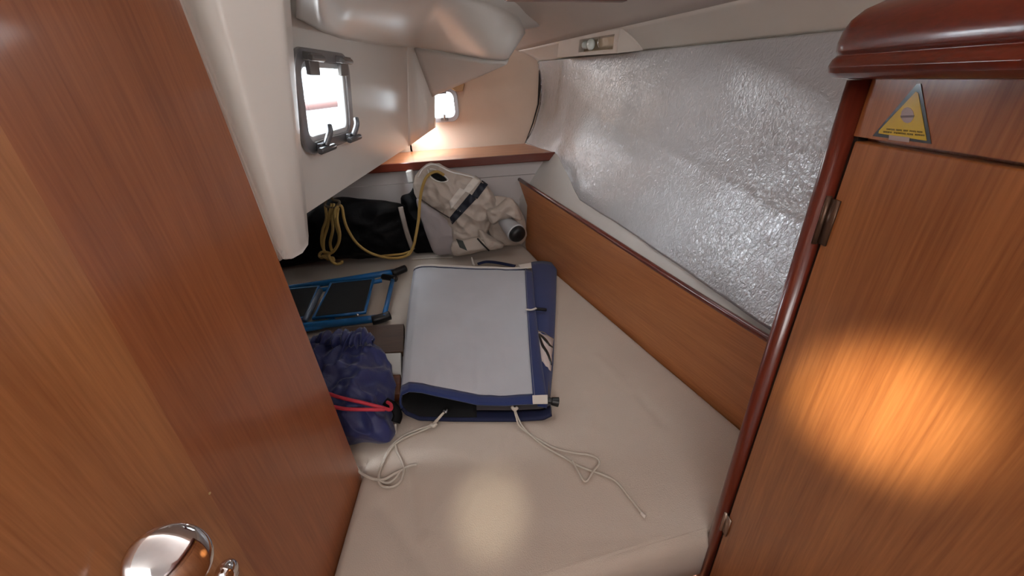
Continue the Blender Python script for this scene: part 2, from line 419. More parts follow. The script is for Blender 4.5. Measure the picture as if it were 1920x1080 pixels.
def bulge(u, v):
    a = ip(botp, u); b = ip(topp, u); p = a*(1-v)+b*v; n = CAM-p; n /= np.linalg.norm(n)
    s = .13*(1-.5*u)
    return p+n*s*(4*v*(1-v))**.6
V, F = grid(bulge, 48, 20)
# back rows continuing up and aft so the body is deep
nu = 48
upper = []
for i in range(nu+1):
    b = ip(topp, i/nu); upper.append(b+np.array([.0, .012, .012]))
k = len(V); V += upper; base = 20*(nu+1)
F += [(base+i, base+i+1, k+i+1, k+i) for i in range(nu)]
up2 = []
for i in range(nu+1):
    b = ip(topp, i/nu); q = b+np.array([.035+.02*i/nu, .03, .02]); q[2] = max(q[2], 1.60); up2.append(q)
k2 = len(V); V += up2; F += [(k+i, k+i+1, k2+i+1, k2+i) for i in range(nu)]
up3 = [q+np.array([.01, .03, .0]) for q in up2]
for q in up3: q[2] = 1.80
k3 = len(V); V += up3; F += [(k2+i, k2+i+1, k3+i+1, k3+i) for i in range(nu)]
sm = obj('cockpit_seat_moulding', V, F, GRP, solid=.012, soff=-1)
sm['kind'] = 'structure'; sm.name = 'trim_3'
# sloping underside of the seat, closed wedge
def under(u, v):
    tt = [Py(782, 87, 1.99), Py(850, 98, 1.85), Py(905, 108, 1.75), Py(953, 111, 1.70)]
    bb = [Py(815, 178, 2.075), Py(850, 161, 1.97), Py(905, 134, 1.83), Py(954, 112, 1.70)]
    k = u*3; i = min(int(k), 2); t = k-i
    return (tt[i]*(1-t)+tt[i+1]*t)*(1-v)+(bb[i]*(1-t)+bb[i+1]*t)*v
V, F = grid(under, 18, 8)
struct('trim_4', (V, F), GRP2, solid=.02, soff=-1)

# white GRP column between the door and the port
def column(u, v):
    bot = [Pz(519, 484, 0)*0+Py(520, 486, .615), Py(527, 491, .615), Py(531, 489, .645), Py(548, 487, .66), Py(565, 478, .69), Py(577, 462, .73), Py(579, 445, .78), Py(578, 430, .86)]
    top = [Py(308, -30, .615), Py(318, -30, .600), Py(334, -30, .645), Py(400, -30, .635), Py(470, -30, .67), Py(530, -30, .70), Py(545, -30, .75), Py(546, -30, .86)]
    n = len(bot)-1; k = u*n; i = min(int(k), n-1); t = k-i
    a = bot[i]*(1-t)+bot[i+1]*t; b = top[i]*(1-t)+top[i+1]*t
    # right silhouette swings in below the port
    p = a+(b-a)*v*1.55
    sw = max(0, (u-.35)/.65); p[0] += sw*(-.004)*math.sin(math.pi*min(1, v*1.1))
    p[2] += 0 if v > 0 else 0
    if v < .06: q = (1-v/.06); p = p+np.array([-.006*sw, .01, 0])*q*q
    return p
V, F = grid(column, 28, 24)
# closing underside row
nn = 29; k = len(V)
V += [V[i]*.75+np.array([-.47, .86, V[i][2]+.02])*.25 for i in range(nn)]
F += [(i, i+1, k+i+1, k+i) for i in range(nn-1)]
k2 = len(V); V += [np.array([-.47, .86, V[i][2]+.03]) for i in range(nn)]; F += [(k+i, k+i+1, k2+i+1, k2+i) for i in range(nn-1)]
struct('trim_5', (V, F), GRP, solid=.008, soff=-1, sub=1)

# shelf along the transom
sh = thing('aft_shelf', 'reddish wooden shelf with dark front edge below the small far porthole', 'shelf', (-.4, 1.9, 1.172))
obj('shelf_board', *slab([(-.95, 1.905, 1.173), (.255, 1.905, 1.173), (.245, 1.95, 1.173), (.13, 2.245, 1.173), (-.95, 2.245, 1.173)], (0, 0, .012)), WS, sh, smooth=False)
obj('shelf_edge', *box(-.95, .258, 1.889, 1.904, 1.150, 1.187), WSE, sh, bevel=.003)

# berth cushion
def cy0(x): return .391-(x-.325)*-.185 if x < .325 else .391
def mattress(u, v):
    Yc = .0
    # depth coordinate runs 0..1, x limits depend on depth
    x_r_pts = [(0, .325), (.012, .338), (.05, .50), (.09, bline(.56, -.003)[0])]
    Y = .30+v*(1.915-.30)
    t = max(0, min(1, (Y-.30)/.3))
    br = bline(Y, -.004)[0]
    if Y < 1.49: xr = br
    elif Y < 1.52: xr = br-.022*(Y-1.49)/.03
    else: xr = br-.022*max(0, (1.80-Y)/.28)
    if Y < .330: xr = min(xr, .3255)
    xd = -.352-.016*(Y-.30)/.3 if Y < .60 else -.368
    U0 = .42
    if u >= U0: x = xd+(xr-xd)*(u-U0)/(1-U0); xl = xd if Y < .62 else -9
    else:
        x = -1.325+(xd+1.325)*u/U0 if Y >= .62 else xd
        xl = -1.325 if Y >= .62 else xd
    # slanting front edge
    if Y < .60:
        yf = .391+(x-.325)*.185; Y = yf+(Y-.30)*(.60-yf)/.30
    d = min(x-xl, xr-x if Y > .50 else 9, (Y-(.391+(x-.325)*.185)) if Y < .62 else 9, 1.915-Y, (Y-.62) if (x < -.375 and Y >= .62) else 9)
    r = .022; z = ZM
    if Y > .62 and Y < .66: pass
    if d < r: z = ZM-r+math.sqrt(max(0, r*r-(r-d)**2))
    # soft wrinkles
    z += .0016*noise.noise(Vector((x*7, Y*5, 0)))-.0014
    wr = lambda ax, ay, bx, by, wd, h: h*math.exp(-(seg(x, Y, ax, ay, bx, by)/wd)**2)
    z -= wr(-.27, .60, -.21, .44, .011, .006)+wr(-.30, .50, -.17, .36, .012, .006)+wr(-.09, .62, -.10, .53, .008, .003)+wr(-.04, .66, -.05, .56, .009, .004)+wr(.30, .80, .34, .66, .014, .003)
    z += wr(.18, .78, .16, .66, .014, .004)+wr(.24, .92, .30, .78, .014, .003)
    z = min(z, ZM+.001)
    return np.array([x, Y, z])
def seg(x, y, ax, ay, bx, by):
    dx, dy = bx-ax, by-ay; t = max(0, min(1, ((x-ax)*dx+(y-ay)*dy)/(dx*dx+dy*dy))); return math.hypot(x-ax-dx*t, y-ay-dy*t)
NU, NV = 190, 210
V, F = grid(mattress, NU, NV)
# skirt
loop = [i for i in range(NU+1)]+[(j+1)*(NU+1)+NU for j in range(NV)]+[NV*(NU+1)+i for i in range(NU-1, -1, -1)]+[j*(NU+1) for j in range(NV-1, 0, -1)]
k = len(V); V += [np.array([V[i][0], V[i][1], .63]) for i in loop]
F += [(loop[i], loop[(i+1) % len(loop)], k+(i+1) % len(loop), k+i) for i in range(len(loop))]
F.append(tuple(range(k, len(V))))
tag(obj('berth_cushion', V, F, FAB), 'large beige fabric berth mattress filling the aft cabin between door and hull', 'mattress')
# berth base under the cushion
struct('trim_6', slab([(-.35, .30, .25), (.325, .42, .25), (bline(.60, -.01)[0], .60, .25), (bline(1.9, -.01)[0], 1.9, .25), (-1.32, 1.9, .25), (-1.32, .64, .25), (-.38, .64, .25)], (0, 0, .375)), WL, smooth=False)

# lee board along the hull
lb = thing('lee_board', 'long varnished orange-brown board standing along the hull side of the mattress', 'board', (.3, 1.2, .70))
a = bline(.42, 0); b = bline(1.88, 0); n2 = np.array([BN[0], BN[1], 0])*.010
bl = lambda Y, z: np.array([bline(Y, 0)[0], Y, z])
obj('board_face', *slab([bl(.42, .68), bl(1.80, .68), bl(1.845, .75), bl(1.80, .97), bl(1.885, 1.068), bl(1.3, 1.030), bl(.82, .998), bl(.42, .985)], n2), WB, lb, smooth=False)
tp = [bl(1.89, 1.073), bl(1.3, 1.035), bl(.82, 1.003), bl(.42, .989)]
tp = [p+n2*.5 for p in tp]
obj('cap_rail', *tube(tp, .0085, 8, smooth=4), WT, lb)

# ================================================================== PORT LIGHTS
def port(name, fn, cu, cv, hu, hv, r, lipdir, frame_m, fw):
    t = np.array(lipdir)*.011
    P1 = rrect(cu, cv, hu+fw, hv+fw, r+fw*.8); P2 = rrect(cu, cv, hu-.002, hv-.002, r)
    fr = obj(name, *ring(P1, P2, fn, t), frame_m, None, bevel=.002)
    return fr
nW = np.array([1, 0, -.17]); nW = nW/np.linalg.norm(nW)
fnW = lambda u, v: W(u, v)+nW*.001
w1 = port('window_1', fnW, 1.083, 1.482, .130, .083, .028, nW, ALU, .024); w1['kind'] = 'structure'
P2 = rrect(1.083, 1.482, .129, .082, .027)
obj('pane', *slab([W(u, v)-nW*.008 for u, v in P2], nW*.003), GLS, w1, smooth=False)
P3 = rrect(1.083, 1.482, .129, .082, .027); P4 = rrect(1.083, 1.482, .117, .070, .02)
obj('sash', *ring(P3, P4, lambda u, v: W(u, v)-nW*.004, nW*.010), mat('sash_white', (205, 205, 205), .4), w1, bevel=.002)
for k, (yy, zz, up) in enumerate([(1.00, 1.572, 1), (1.175, 1.572, 1), (1.00, 1.392, -1), (1.185, 1.392, -1)]):
    c = W(yy, zz)+nW*.012; ey = np.array([0, 1., 0]); ez = np.array([.17, 0, 1.]); ez /= np.linalg.norm(ez)
    def bb(a0, a1, b0, b1, n0, n1): return slab([c+ey*a0+ez*b0+nW*n0, c+ey*a1+ez*b0+nW*n0, c+ey*a1+ez*b1+nW*n0, c+ey*a0+ez*b1+nW*n0], nW*(n1-n0))
    if up > 0:
        o = obj('hinge', *merge(bb(-.026, .026, -.034, -.006, 0, .010), bb(-.030, .030, -.006, .010, -.002, .018), tube([c+ey*-.034+nW*.016, c+ey*.034+nW*.016], .007, 8, smooth=0)), mat('hinge_grey', (120, 118, 118), .35, metal=.6), w1, bevel=.0015)
    else:
        o = obj('latch', *merge(bb(-.020, .020, -.014, .006, 0, .012), tube([c+ey*-.036+nW*.014+ez*-.008, c+ey*.036+nW*.020+ez*-.006], .008, 8, smooth=0), tube([c+nW*.014, c+ey*.012+ez*.028+nW*.022, c+ey*.02+ez*.045+nW*.018], .008, 8, smooth=3)), mat('latch_grey', (105, 106, 110), .3, metal=.6), w1, bevel=.0015)
fnT = lambda u, v: np.array([u, TY-.001, v])
w2 = port('window_2', fnT, -.292, 1.403, .062, .062, .028, (0, -1, 0), ALUL, .020); w2['kind'] = 'structure'
obj('pane', *slab([(u, TY+.01, v) for u, v in rrect(-.292, 1.403, .061, .061, .027)], (0, .003, 0)), GLS, w2, smooth=False)
obj('hinge', *box(-.315, -.262, TY-.026, TY-.012, 1.455, 1.478), ALU, w2, bevel=.003)
obj('latch', *merge(box(-.31, -.27, TY-.024, TY-.012, 1.328, 1.345), tube([(-.29, TY-.02, 1.335), (-.285, TY-.03, 1.36)], .006, 8, smooth=0)), ALU, w2, bevel=.003)
cl = obj('port_cover_clip', *merge(slab([Py(840, 163, TY-.002), Py(866, 152, TY-.002), Py(872, 158, TY-.002), Py(868, 171, TY-.002), Py(856, 172, TY-.002)], (0, -.02, 0))), mat('tan_clip', (196, 162, 122), .5), bevel=.004)
tag(cl, 'small tan clip on the far wall just above the little porthole', 'clip')

# ================================================================== CEILING LIGHT
cl = thing('cabin_light', 'white wedge shaped reading light mounted in the corner above the grey liner', 'lamp', tuple(Pb(1110, 90, .18)))
fq = [Pb(1048, 74, .165), Pb(1163, 53, .165), Pb(1157, 100, .185), Pb(1045, 108, .185)]
outw = np.array([BN[0], BN[1], 0])
FL = lambda s, t, d=0: (fq[0]*(1-s)+fq[1]*s)*(1-t)+(fq[3]*(1-s)+fq[2]*s)*t+outw*d
s0, s1, t0, t1 = .40, .93, .20, .80
cas = slab([FL(0, 0), FL(1, 0), FL(1, 1), FL(0, 1)], outw*.004)
# casing face as a frame plus the slanting ends reaching back to the lining
lo = [(0, 0), (1, 0), (1, 1), (0, 1)]; li = [(s0, t0), (s1, t0), (s1, t1), (s0, t1)]
V = [FL(*p) for p in lo]+[FL(*p) for p in li]+[FL(*p, d=.03) for p in li]
back = [FL(-.05, .15, .05), FL(1.03, .0, .05), FL(1.10, .95, .075), FL(-.12, 1.0, .06)]
V += back
F = [(0, 1, 5, 4), (1, 2, 6, 5), (2, 3, 7, 6), (3, 0, 4, 7), (4, 5, 9, 8), (5, 6, 10, 9), (6, 7, 11, 10), (7, 4, 8, 11), (0, 3, 15, 12), (1, 13, 14, 2), (0, 12, 13, 1), (3, 2, 14, 15)]
obj('casing', V, F, mat('lamp_casing', (212, 200, 188), .4), cl, smooth=False, bevel=.002)
obj('reflector', *slab([FL(s0, t0, .024), FL(s1, t0, .024), FL(s1, t1, .024), FL(s0, t1, .024)], outw*.004), mat('reflector_tan', (176, 158, 132), .35, metal=.2), cl, smooth=False)
c = FL(.56, .48, .010); ax = (FL(1, .5)-FL(0, .5)); ax /= np.linalg.norm(ax)
obj('bulb', *ellipsoid(c, (ax*.020, np.array([0, 0, .019]), outw*.014)), mat('bulb_white', (235, 245, 240), .15, coat=1), cl)
obj('bulb_holder', *lathe(c-ax*.045, ax, [(.012, 0), (.013, .004), (.013, .018), (.009, .022)], 16), mat('holder_pale', (210, 215, 210), .3), cl)
cpt = FL(.70, .45, .008)
obj('spring_clip', *tube([cpt+np.array([0, 0, .016]), cpt-outw*.006, cpt+np.array([0, 0, -.014])], .002, 6), CHR, cl)
# ceiling hatch wooden trim seen at the top edge
hp = Pz(1200, 2, 1.668)
HX1, HY1 = hp[0], hp[1]
def hbar(x0, x1, y0, y1): return box(x0, x1, y0, y1, 1.664, 1.73)
hv, hf = merge(hbar(HX1-.42, HX1, HY1-.028, HY1), hbar(HX1-.42, HX1, HY1-.46, HY1-.43), hbar(HX1-.42, HX1-.39, HY1-.43, HY1-.028), hbar(HX1-.03, HX1, HY1-.43, HY1-.028))
ca, sa = math.cos(.42), math.sin(.42)
hv = [(HX1+(x-HX1)*ca-(y-HY1)*sa, HY1+(x-HX1)*sa+(y-HY1)*ca, z) for x, y, z in hv]
w3 = struct('window_3', (hv, hf), WT, bevel=.003)
pv, pf_ = box(HX1-.40, HX1-.02, HY1-.44, HY1-.02, 1.669, 1.674)
obj('pane', [(HX1+(x-HX1)*ca-(y-HY1)*sa, HY1+(x-HX1)*sa+(y-HY1)*ca, z) for x, y, z in pv], pf_, mat('frosted_acrylic', (225, 228, 230), .4), w3, smooth=False)
# ================================================================== DOOR (left, open)
dr = bpy.data.objects.new('door_1', None); COL.objects.link(dr); dr.location = (-.38, .2, .2); WLOC['door_1'] = Vector((-.38, .2, .2)); dr['kind'] = 'structure'; dr['label'] = 'open varnished wooden cabin door with chrome knob at left'
DXf = lambda Y: -.378+(Y-.59)*-.04 if Y < .59 else -.378
Dp = lambda Y, z, d=0: np.array([-.362-.03*(Y-.3)+d, Y, z])
seam = lambda z: .292+.064*(z-1.10)
def dslab(p, d0, d1): return slab([q+np.array([d0, 0, 0]) for q in p], (d1-d0, 0, 0))
obj('door_core', *dslab([Dp(-.12, .28), Dp(.583, .28), Dp(.583, 1.93), Dp(-.12, 1.93)], -.035, -.004), WD2, dr, smooth=False)
obj('veneer_sheet', *dslab([Dp(-.12, .28), Dp(seam(.28), .28), Dp(seam(1.93), 1.93), Dp(-.12, 1.93)], -.004, 0), WD, dr, smooth=False)
v2 = obj('veneer_sheet', *dslab([Dp(seam(.28), .28), Dp(.583, .28), Dp(.583, 1.93), Dp(seam(1.93), 1.93)], -.004, 0), WD2, dr, smooth=False)
v2['label'] = 'redder veneer sheet at the door edge'
# door knob
hd = obj('door_handle', *lathe(Dp(.215, 1.015), (1, 0, 0), [(.030, 0), (.030, .003), (.026, .007), (.012, .010), (.010, .022), (.011, .030)], 28), CHR, dr)
kc = Px(318, 1052, -.322); 
e1 = Px(372, 985, -.31)-Px(262, 1125, -.33); e1 = e1/2*1.0
nn3 = np.array([.6, -.45, .55]); nn3 /= np.linalg.norm(nn3)
e2 = np.cross(nn3, e1/np.linalg.norm(e1))
V, F = ellipsoid(kc, (e1, e2*.034, nn3*.010), 32, 18)
obj('lever', V, F, CHR, hd)
V, F = ellipsoid(Px(425, 1072, -.325), (np.array([.0, .012, .0]), np.array([.010, 0, 0]), np.array([0, 0, .012])), 24, 14)
obj('turn_knob', *merge((V, F), tube([Dp(.262, .985, .0), Px(425, 1072, -.325)], .007, 12, smooth=0)), CHR, hd)
# little nick in the varnish, added as a pale disc
obj('varnish_nick', *lathe(Dp(.292, 1.106), (1, 0, 0), [(.0016, 0), (.0016, .0006), (.0008, .001)], 10), mat('pale_nick', (210, 180, 130), .5), dr)

# ================================================================== LOCKER (right)
LX = .335
lk = thing('hanging_locker', 'tall varnished wooden locker with hinged door at the right edge', 'locker', (LX+.25, .1, .0))
obj('carcass', *box(LX+.012, LX+.5, -.45, .388, .02, 1.478), WL, lk, smooth=False)
obj('upper_panel', *box(LX, LX+.012, -.45, .383, 1.4315, 1.479), WL, lk, smooth=False)
dd = obj('locker_door', *box(LX-.001, LX+.011, -.45, .379, .45, 1.4275), WL, lk, bevel=.0015)
obj('lower_panel', *box(LX, LX+.012, -.45, .384, .02, .446), WL, lk, smooth=False)
obj('corner_post', *merge(tube([(LX-.001, .394, .25), (LX-.001, .394, 1.479)], .0105, 16, smooth=0), box(LX, LX+.03, .3895, .402, .25, 1.479)), WT, lk)
obj('shadow_gap', *box(LX+.002, LX+.012, .3795, .3885, .45, 1.479), DARKM, lk, smooth=False)
for z0, z1 in ((1.322, 1.374), (.79, .838)):
    obj('hinge', *merge(tube([(LX-.004, .3835, z0), (LX-.004, .3835, z1)], .0028, 10, smooth=0), box(LX-.0035, LX-.0015, .370, .3835, z0+.002, z1-.002)), mat('brown_hinge', (96, 74, 60), .4, metal=.6) if z0 > 1 else mat('steel_hinge', (170, 150, 135), .3, metal=.8), lk)
prof = [(.400, 1.480), (.322, 1.480), (.309, 1.4815), (.3030, 1.486), (.3015, 1.491), (.3035, 1.496), (.3075, 1.4995), (.3050, 1.503), (.3045, 1.510), (.306, 1.518), (.311, 1.527), (.320, 1.534), (.334, 1.539), (.400, 1.541)]
# rail body: profile swept along Y with a rounded far end
rows = [(-.45, 0), (.388, 0), (.396, .0012), (.402, .004), (.407, .009), (.409, .018), (.4095, .040)]
V = []; F = []
np_ = len(prof)
for Y, ins in rows:
    for (x, z) in prof: V.append((x+ins if x < .39 else x, Y, 1.508+(z-1.508)*(1-ins*8) if ins else z))
for j in range(len(rows)-1):
    for i in range(np_-1): F.append((j*np_+i, j*np_+i+1, (j+1)*np_+i+1, (j+1)*np_+i))
F.append(tuple(range(np_))); F.append(tuple(range((len(rows)-1)*np_, len(rows)*np_))[::-1])
for j in range(len(rows)-1): F.append((j*np_, (j+1)*np_, (j+1)*np_+np_-1, j*np_+np_-1))
obj('top_rail', V, F, WR, lk, bevel=.001)

# sticker
st = thing('warning_sticker', 'yellow and black triangular warning sticker at the top of the locker', 'sticker', (LX-.001, .33, 1.433))
def T(px, py, d): p = Px(px, py, LX-.0003-d); return p
def tri(pts, d, m, nm, th=.0003):
    q = [T(x, y, d) for x, y in pts]; return obj(nm, *slab(q, (th, 0, 0)), m, st, smooth=False)
tri([(1719, 157), (1726, 157), (1746, 270), (1636, 255)], .0003, BST, 'sticker_border')
tri([(1717, 172), (1721, 174), (1737, 264), (1647, 250), (1648, 245)], .0007, YST, 'sticker_face')
tri([(1690, 212)]+[(1701+12*math.cos(a), 216+15*math.sin(a)) for a in [math.radians(t) for t in range(-150, 181, 30)]], .0010, GST, 'pictogram')
tri([(1688, 217), (1714, 216), (1713, 220), (1689, 221)], .0013, mat('picto_dark', (110, 96, 92), .4), 'pictogram_mark')
tri([(1667, 253), (1705, 258), (1704, 267), (1666, 262)], .0010, GST, 'maker_plate')
for row, (x0, y0, x1, y1) in enumerate([(1662, 240.5, 1731, 246.5), (1656, 245.5, 1733, 252.5)]):
    rnd = random.Random(row); t = 0; parts = []
    while t < 1:
        wv = rnd.uniform(.025, .05); xa = x0+(x1-x0)*t; ya = y0+(y1-y0)*t; xb = x0+(x1-x0)*min(1, t+wv*.7); yb = y0+(y1-y0)*min(1, t+wv*.7)
        parts.append(slab([T(xa, ya, .0010), T(xb, yb, .0010), T(xb, yb+rnd.uniform(2, 3.4), .0010), T(xa, ya+3.2, .0010)], (.0002, 0, 0))); t += wv*(1 if rnd.random() < .8 else 2)
    obj('small_print', *merge(*parts), mat('print_dark', (120, 104, 30), .5), st, smooth=False)

# ================================================================== FOLDED CANVAS
fc = thing('folded_canvas', 'folded silver grey canvas cover with navy blue binding lying on the mattress', 'canvas cover', (-.12, 1.1, ZM))
# plan corner points at four levels, front (v=0) and back (v=1)
topR = (Pz(1001, 757, .792), Pz(990, 502, .812)); topL = (Pz(757, 742, .825), Pz(782, 499, .815))
def midbend(v): return 4*v*(1-v)
def prof_pt(s, v):
    """s 0..1: top sheet from right edge to the left, round the fold, back right underneath"""
    f = [(0, 1.0, .792), (.12, .80, .786), (.24, .58, .789), (.36, .36, .812), (.46, .18, .829), (.52, .08, .832), (.57, .02, .822), (.61, 0, .806), (.65, -.005, .788), (.69, .03, .770), (.74, .12, .758), (.82, .40, .7555), (.92, .85, .7560), (.97, 1.06, .762), (1.0, 1.12, .776)]
    g = [(0, 1.0, .812), (.12, .80, .810), (.24, .58, .812), (.36, .36, .815), (.46, .18, .817), (.52, .08, .815), (.57, .025, .808), (.61, 0, .798), (.65, -.002, .785), (.69, .03, .770), (.74, .12, .758), (.82, .40, .7555), (.92, .75, .7555), (1.0, 1.10, .757)]
    def I(a):
        for i in range(len(a)-1):
            if s <= a[i+1][0]:
                t = (s-a[i][0])/(a[i+1][0]-a[i][0]); t = t*t*(3-2*t)*.5+t*.5; return a[i][1]*(1-t)+a[i+1][1]*t, a[i][2]*(1-t)+a[i+1][2]*t
        return a[-1][1], a[-1][2]
    uf, zf = I(f); ub, zb = I(g)
    w_ = max(v, 0)**.8; u = uf*(1-w_)+ub*w_; z = zf*(1-w_)+zb*w_
    L0 = Pz(752, 752, .80); L1 = Pz(776, 504, .80); R0 = topR[0]; R1 = topR[1]
    L = L0*(1-v)+L1*v; R = R0*(1-v)+R1*v
    L = L+np.array([-.006, 0, 0])*midbend(v)
    p = L*(1-u)+R*u
    if s > .6: k = min(1, (s-.6)/.15); p[1] -= .018*k*(1-v)
    if s < .6: z += .0040*noise.noise(Vector((u*4, v*7, 3)))+(-.006*midbend(v)*math.exp(-((u-.55)/.4)**2))+.0012*noise.noise(Vector((u*14, v*20, 7)))*(1 if .02 < v < .98 else 0)
    return np.array([p[0], p[1], z])
VB = .035
def part_grid(name, s0, s1, v0, v1, nu, nv, m, lift=0, th=.0022, parent=fc):
    fn = lambda a, b: prof_pt(s0+(s1-s0)*a, v0+(v1-v0)*b)
    V, F = grid(fn, nu, nv)
    if lift:
        # push outward along approximate normals
        V2 = []
        for b in range(nv+1):
            for a in range(nu+1):
                s = s0+(s1-s0)*a/nu; v = v0+(v1-v0)*b/nv
                p = prof_pt(s, v); q = prof_pt(min(s+.01, 1), v)-prof_pt(max(s-.01, 0), v)
                n_ = np.array([-q[2], 0, q[0]]); n_ /= np.linalg.norm(n_)+1e-9
                V2.append(p-n_*lift)
        V = V2
    return obj(name, V, F, m, parent, solid=th, soff=0)
part_grid('canvas_sheet', 0.0, .66, 0, 1, 70, 60, CANV)
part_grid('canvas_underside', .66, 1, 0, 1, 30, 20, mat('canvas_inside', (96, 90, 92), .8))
part_grid('front_binding', 0.0, .66, -.002, .040, 80, 3, NAVY, lift=.0006, th=.0045)
lb_ = part_grid('lower_binding', .66, 1, -.006, .036, 40, 3, NAVD, lift=0, th=.006)
# dark lining visible inside the loop
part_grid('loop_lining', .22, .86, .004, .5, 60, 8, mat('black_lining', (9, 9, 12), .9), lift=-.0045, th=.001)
# far edge zip and piping
zp = [prof_pt(s, .992)+np.array([0, 0, .003]) for s in np.linspace(.0, .60, 16)]
obj('zip', *tube(zp, .004, 8, smooth=2), WEB, fc)
pp = [prof_pt(s, .972)+np.array([0, 0, .0022]) for s in np.linspace(.0, .63, 18)]
obj('piping', *tube(pp, .0022, 6, smooth=2), NAVD, fc)
obj('zip_end', *slab([Pz(972, 498, .822), Pz(996, 494, .822), Pz(997, 503, .822), Pz(976, 504, .822)], (0, 0, .004)), WEB, fc, bevel=.001)
# navy band down the right edge of the top sheet
def bandpt(a, b):
    l = [(984, 503), (987, 560), (993, 660), (1000, 752)]; r = [(998, 507), (1002, 562), (1014, 668), (1026, 750)]
    def I(arr, t): k = t*3; i = min(int(k), 2); t = k-i; return np.array(arr[i])*(1-t)+np.array(arr[i+1])*t
    q = I(l, b)*(1-a)+I(r, b)*a; z = (.814*(1-b)+.795*b)+.0028-.012*a*a
    return Pz(q[0], q[1], z)
V, F = grid(bandpt, 6, 24); obj('edge_band', V, F, NAVY, fc, solid=.0022, soff=0)
sl = [bandpt(.12, t)+np.array([0, 0, .0014]) for t in np.linspace(0, 1, 20)]
obj('stitching', *tube(sl, .0006, 5, smooth=0), mat('thread', (150, 150, 160), .7), fc)
# navy outer layer folded down on the right
def flap(a, b):
    l = [(996, 492), (1000, 560), (1008, 668), (1008, 762)]; m_ = [(1022, 486), (1024, 560), (1025, 668), (1024, 763)]; r = [(1044, 496), (1042, 570), (1037, 680), (1029, 768)]
    def I(arr, t): k = t*3; i = min(int(k), 2); t = k-i; return np.array(arr[i])*(1-t)+np.array(arr[i+1])*t
    q = I(l, b)*(1-a)**2+2*I(m_, b)*a*(1-a)+I(r, b)*a*a
    z = .790*(1-a**2.2)+.757*a**2.2-.012*b*(1-a)
    return Pz(q[0], q[1], z)
V, F = grid(flap, 14, 30); obj('outer_flap', V, F, NAVY, fc, solid=.003, soff=0)
def flap_at(px, py, lift=.0026):          # point on the flap seen at this pixel
    best = None
    for i in range(41):
        for j in range(81):
            p = flap(i/40, j/80); q = RM.T@(p-CAM); x = 960+FPX*q[0]/-q[2]; y = 540-FPX*q[1]/-q[2]; d = (x-px)**2+(y-py)**2
            if best is None or d < best[0]: best = (d, p)
    return best[1]+np.array([.3, -.5, .8])*lift
def logo_grid(a, b):
    l = [(1006, 620), (1013, 676)]; r = [(1037, 637), (1033, 696)]
    q = (np.array(l[0])*(1-b)+np.array(l[1])*b)*(1-a)+(np.array(r[0])*(1-b)+np.array(r[1])*b)*a
    return flap_at(*q)
V, F = grid(logo_grid, 6, 6)
lg = obj('emblem_patch', V, F, mat('emblem_white', (214, 200, 196), .5), fc, solid=.0008, soff=0)
for nm, pts, r_ in (('emblem_stroke', [(1010, 628), (1016, 646), (1024, 662), (1030, 676), (1032, 686)], .0042), ('emblem_stroke', [(1010, 627), (1020, 636), (1029, 646), (1036, 652)], .0045)):
    obj(nm, *tube([flap_at(x, y, .0036) for x, y in pts], r_, 6, flat=.25, smooth=4, taper=lambda t: .6+.8*math.sin(math.pi*t)), BST, lg)
obj('emblem_line', *tube([flap_at(x, y, .0036) for x, y in [(1008, 621), (1018, 623), (1028, 629), (1036, 637)]], .0010, 5, smooth=3), mat('emblem_gold', (150, 130, 100), .5), lg)
# tabs and buckle
obj('webbing_tab', *slab([Pz(998, 743, .800), Pz(1027, 742, .795), Pz(1027, 758, .790), Pz(999, 758, .795)], (0, 0, .004)), WEB, fc, bevel=.001)
bk = obj('buckle', *merge(tube([Pz(1027, 751, .795), Pz(1036, 752, .792)], .008, 10, smooth=0), tube([Pz(1034, 752, .792), Pz(1040, 753, .790), Pz(1047, 754, .788)], .0115, 12, smooth=3, taper=lambda t: .85+.25*t)), BLKS, fc, bevel=.001)
obj('toggle_loop', *tube([Pz(986, 580, .814), Pz(996, 581, .817), Pz(1005, 578, .814)], .0045, 8, flat=.6), WEB, fc)
obj('toggle', *tube([Pz(1004, 579, .806), Pz(1014, 580, .801), Pz(1024, 581, .795)], .006, 8), BLKS, fc)
obj('far_strap', *tube([Pz(896, 495, .765), Pz(912, 491, .768), Pz(935, 493, .768), Pz(965, 499, .765)], .011, 10, flat=.45), NAVD, fc)
# tie cords
def cord(name, pts, r=.0025, z=.7535, par=fc, m=WROPE):
    P = [Pz(p[0], p[1], (p[2] if len(p) > 2 else z)) for p in pts]; return obj(name, *tube(P, r, 7, smooth=6), m, par)
cord('tie_cord', [(963, 764, .777), (968, 782, .768), (975, 800, .758), (1000, 818), (1040, 840), (1075, 849), (1100, 852), (1117, 858), (1124, 868, .756), (1112, 884, .757), (1098, 903), (1085, 885, .757), (1073, 864, .757)], .0022)
cord('tie_cord', [(965, 765, .777), (972, 785, .765), (985, 806, .756), (1020, 836), (1055, 856), (1074, 868), (1098, 879), (1130, 890), (1155, 903), (1178, 930), (1194, 950), (1208, 968)], .0022)
cord('cord_whipping', [(1203, 962), (1206, 966), (1210, 969)], .0036, z=.7545, m=WEB)
cord('tie_knot', [(960, 763, .781), (965, 768, .780), (970, 764, .781)], .0045)
cord('tie_cord', [(834, 772, .779), (822, 786, .77), (812, 797, .762), (790, 808), (765, 818), (742, 832), (726, 852), (715, 876), (709, 898), (718, 912), (738, 912), (752, 900), (757, 880), (752, 862), (744, 846), (742, 834)], .0026)
cord('tie_cord', [(834, 771, .779), (818, 788, .77), (808, 797, .762), (785, 805), (755, 818), (732, 838), (719, 862), (712, 884), (712, 900), (728, 905), (742, 896), (752, 882), (766, 874), (782, 871)], .0026)
cord('cord_loop', [(663, 869), (675, 885), (690, 894), (706, 899), (722, 898), (740, 888), (756, 880)], .0032)
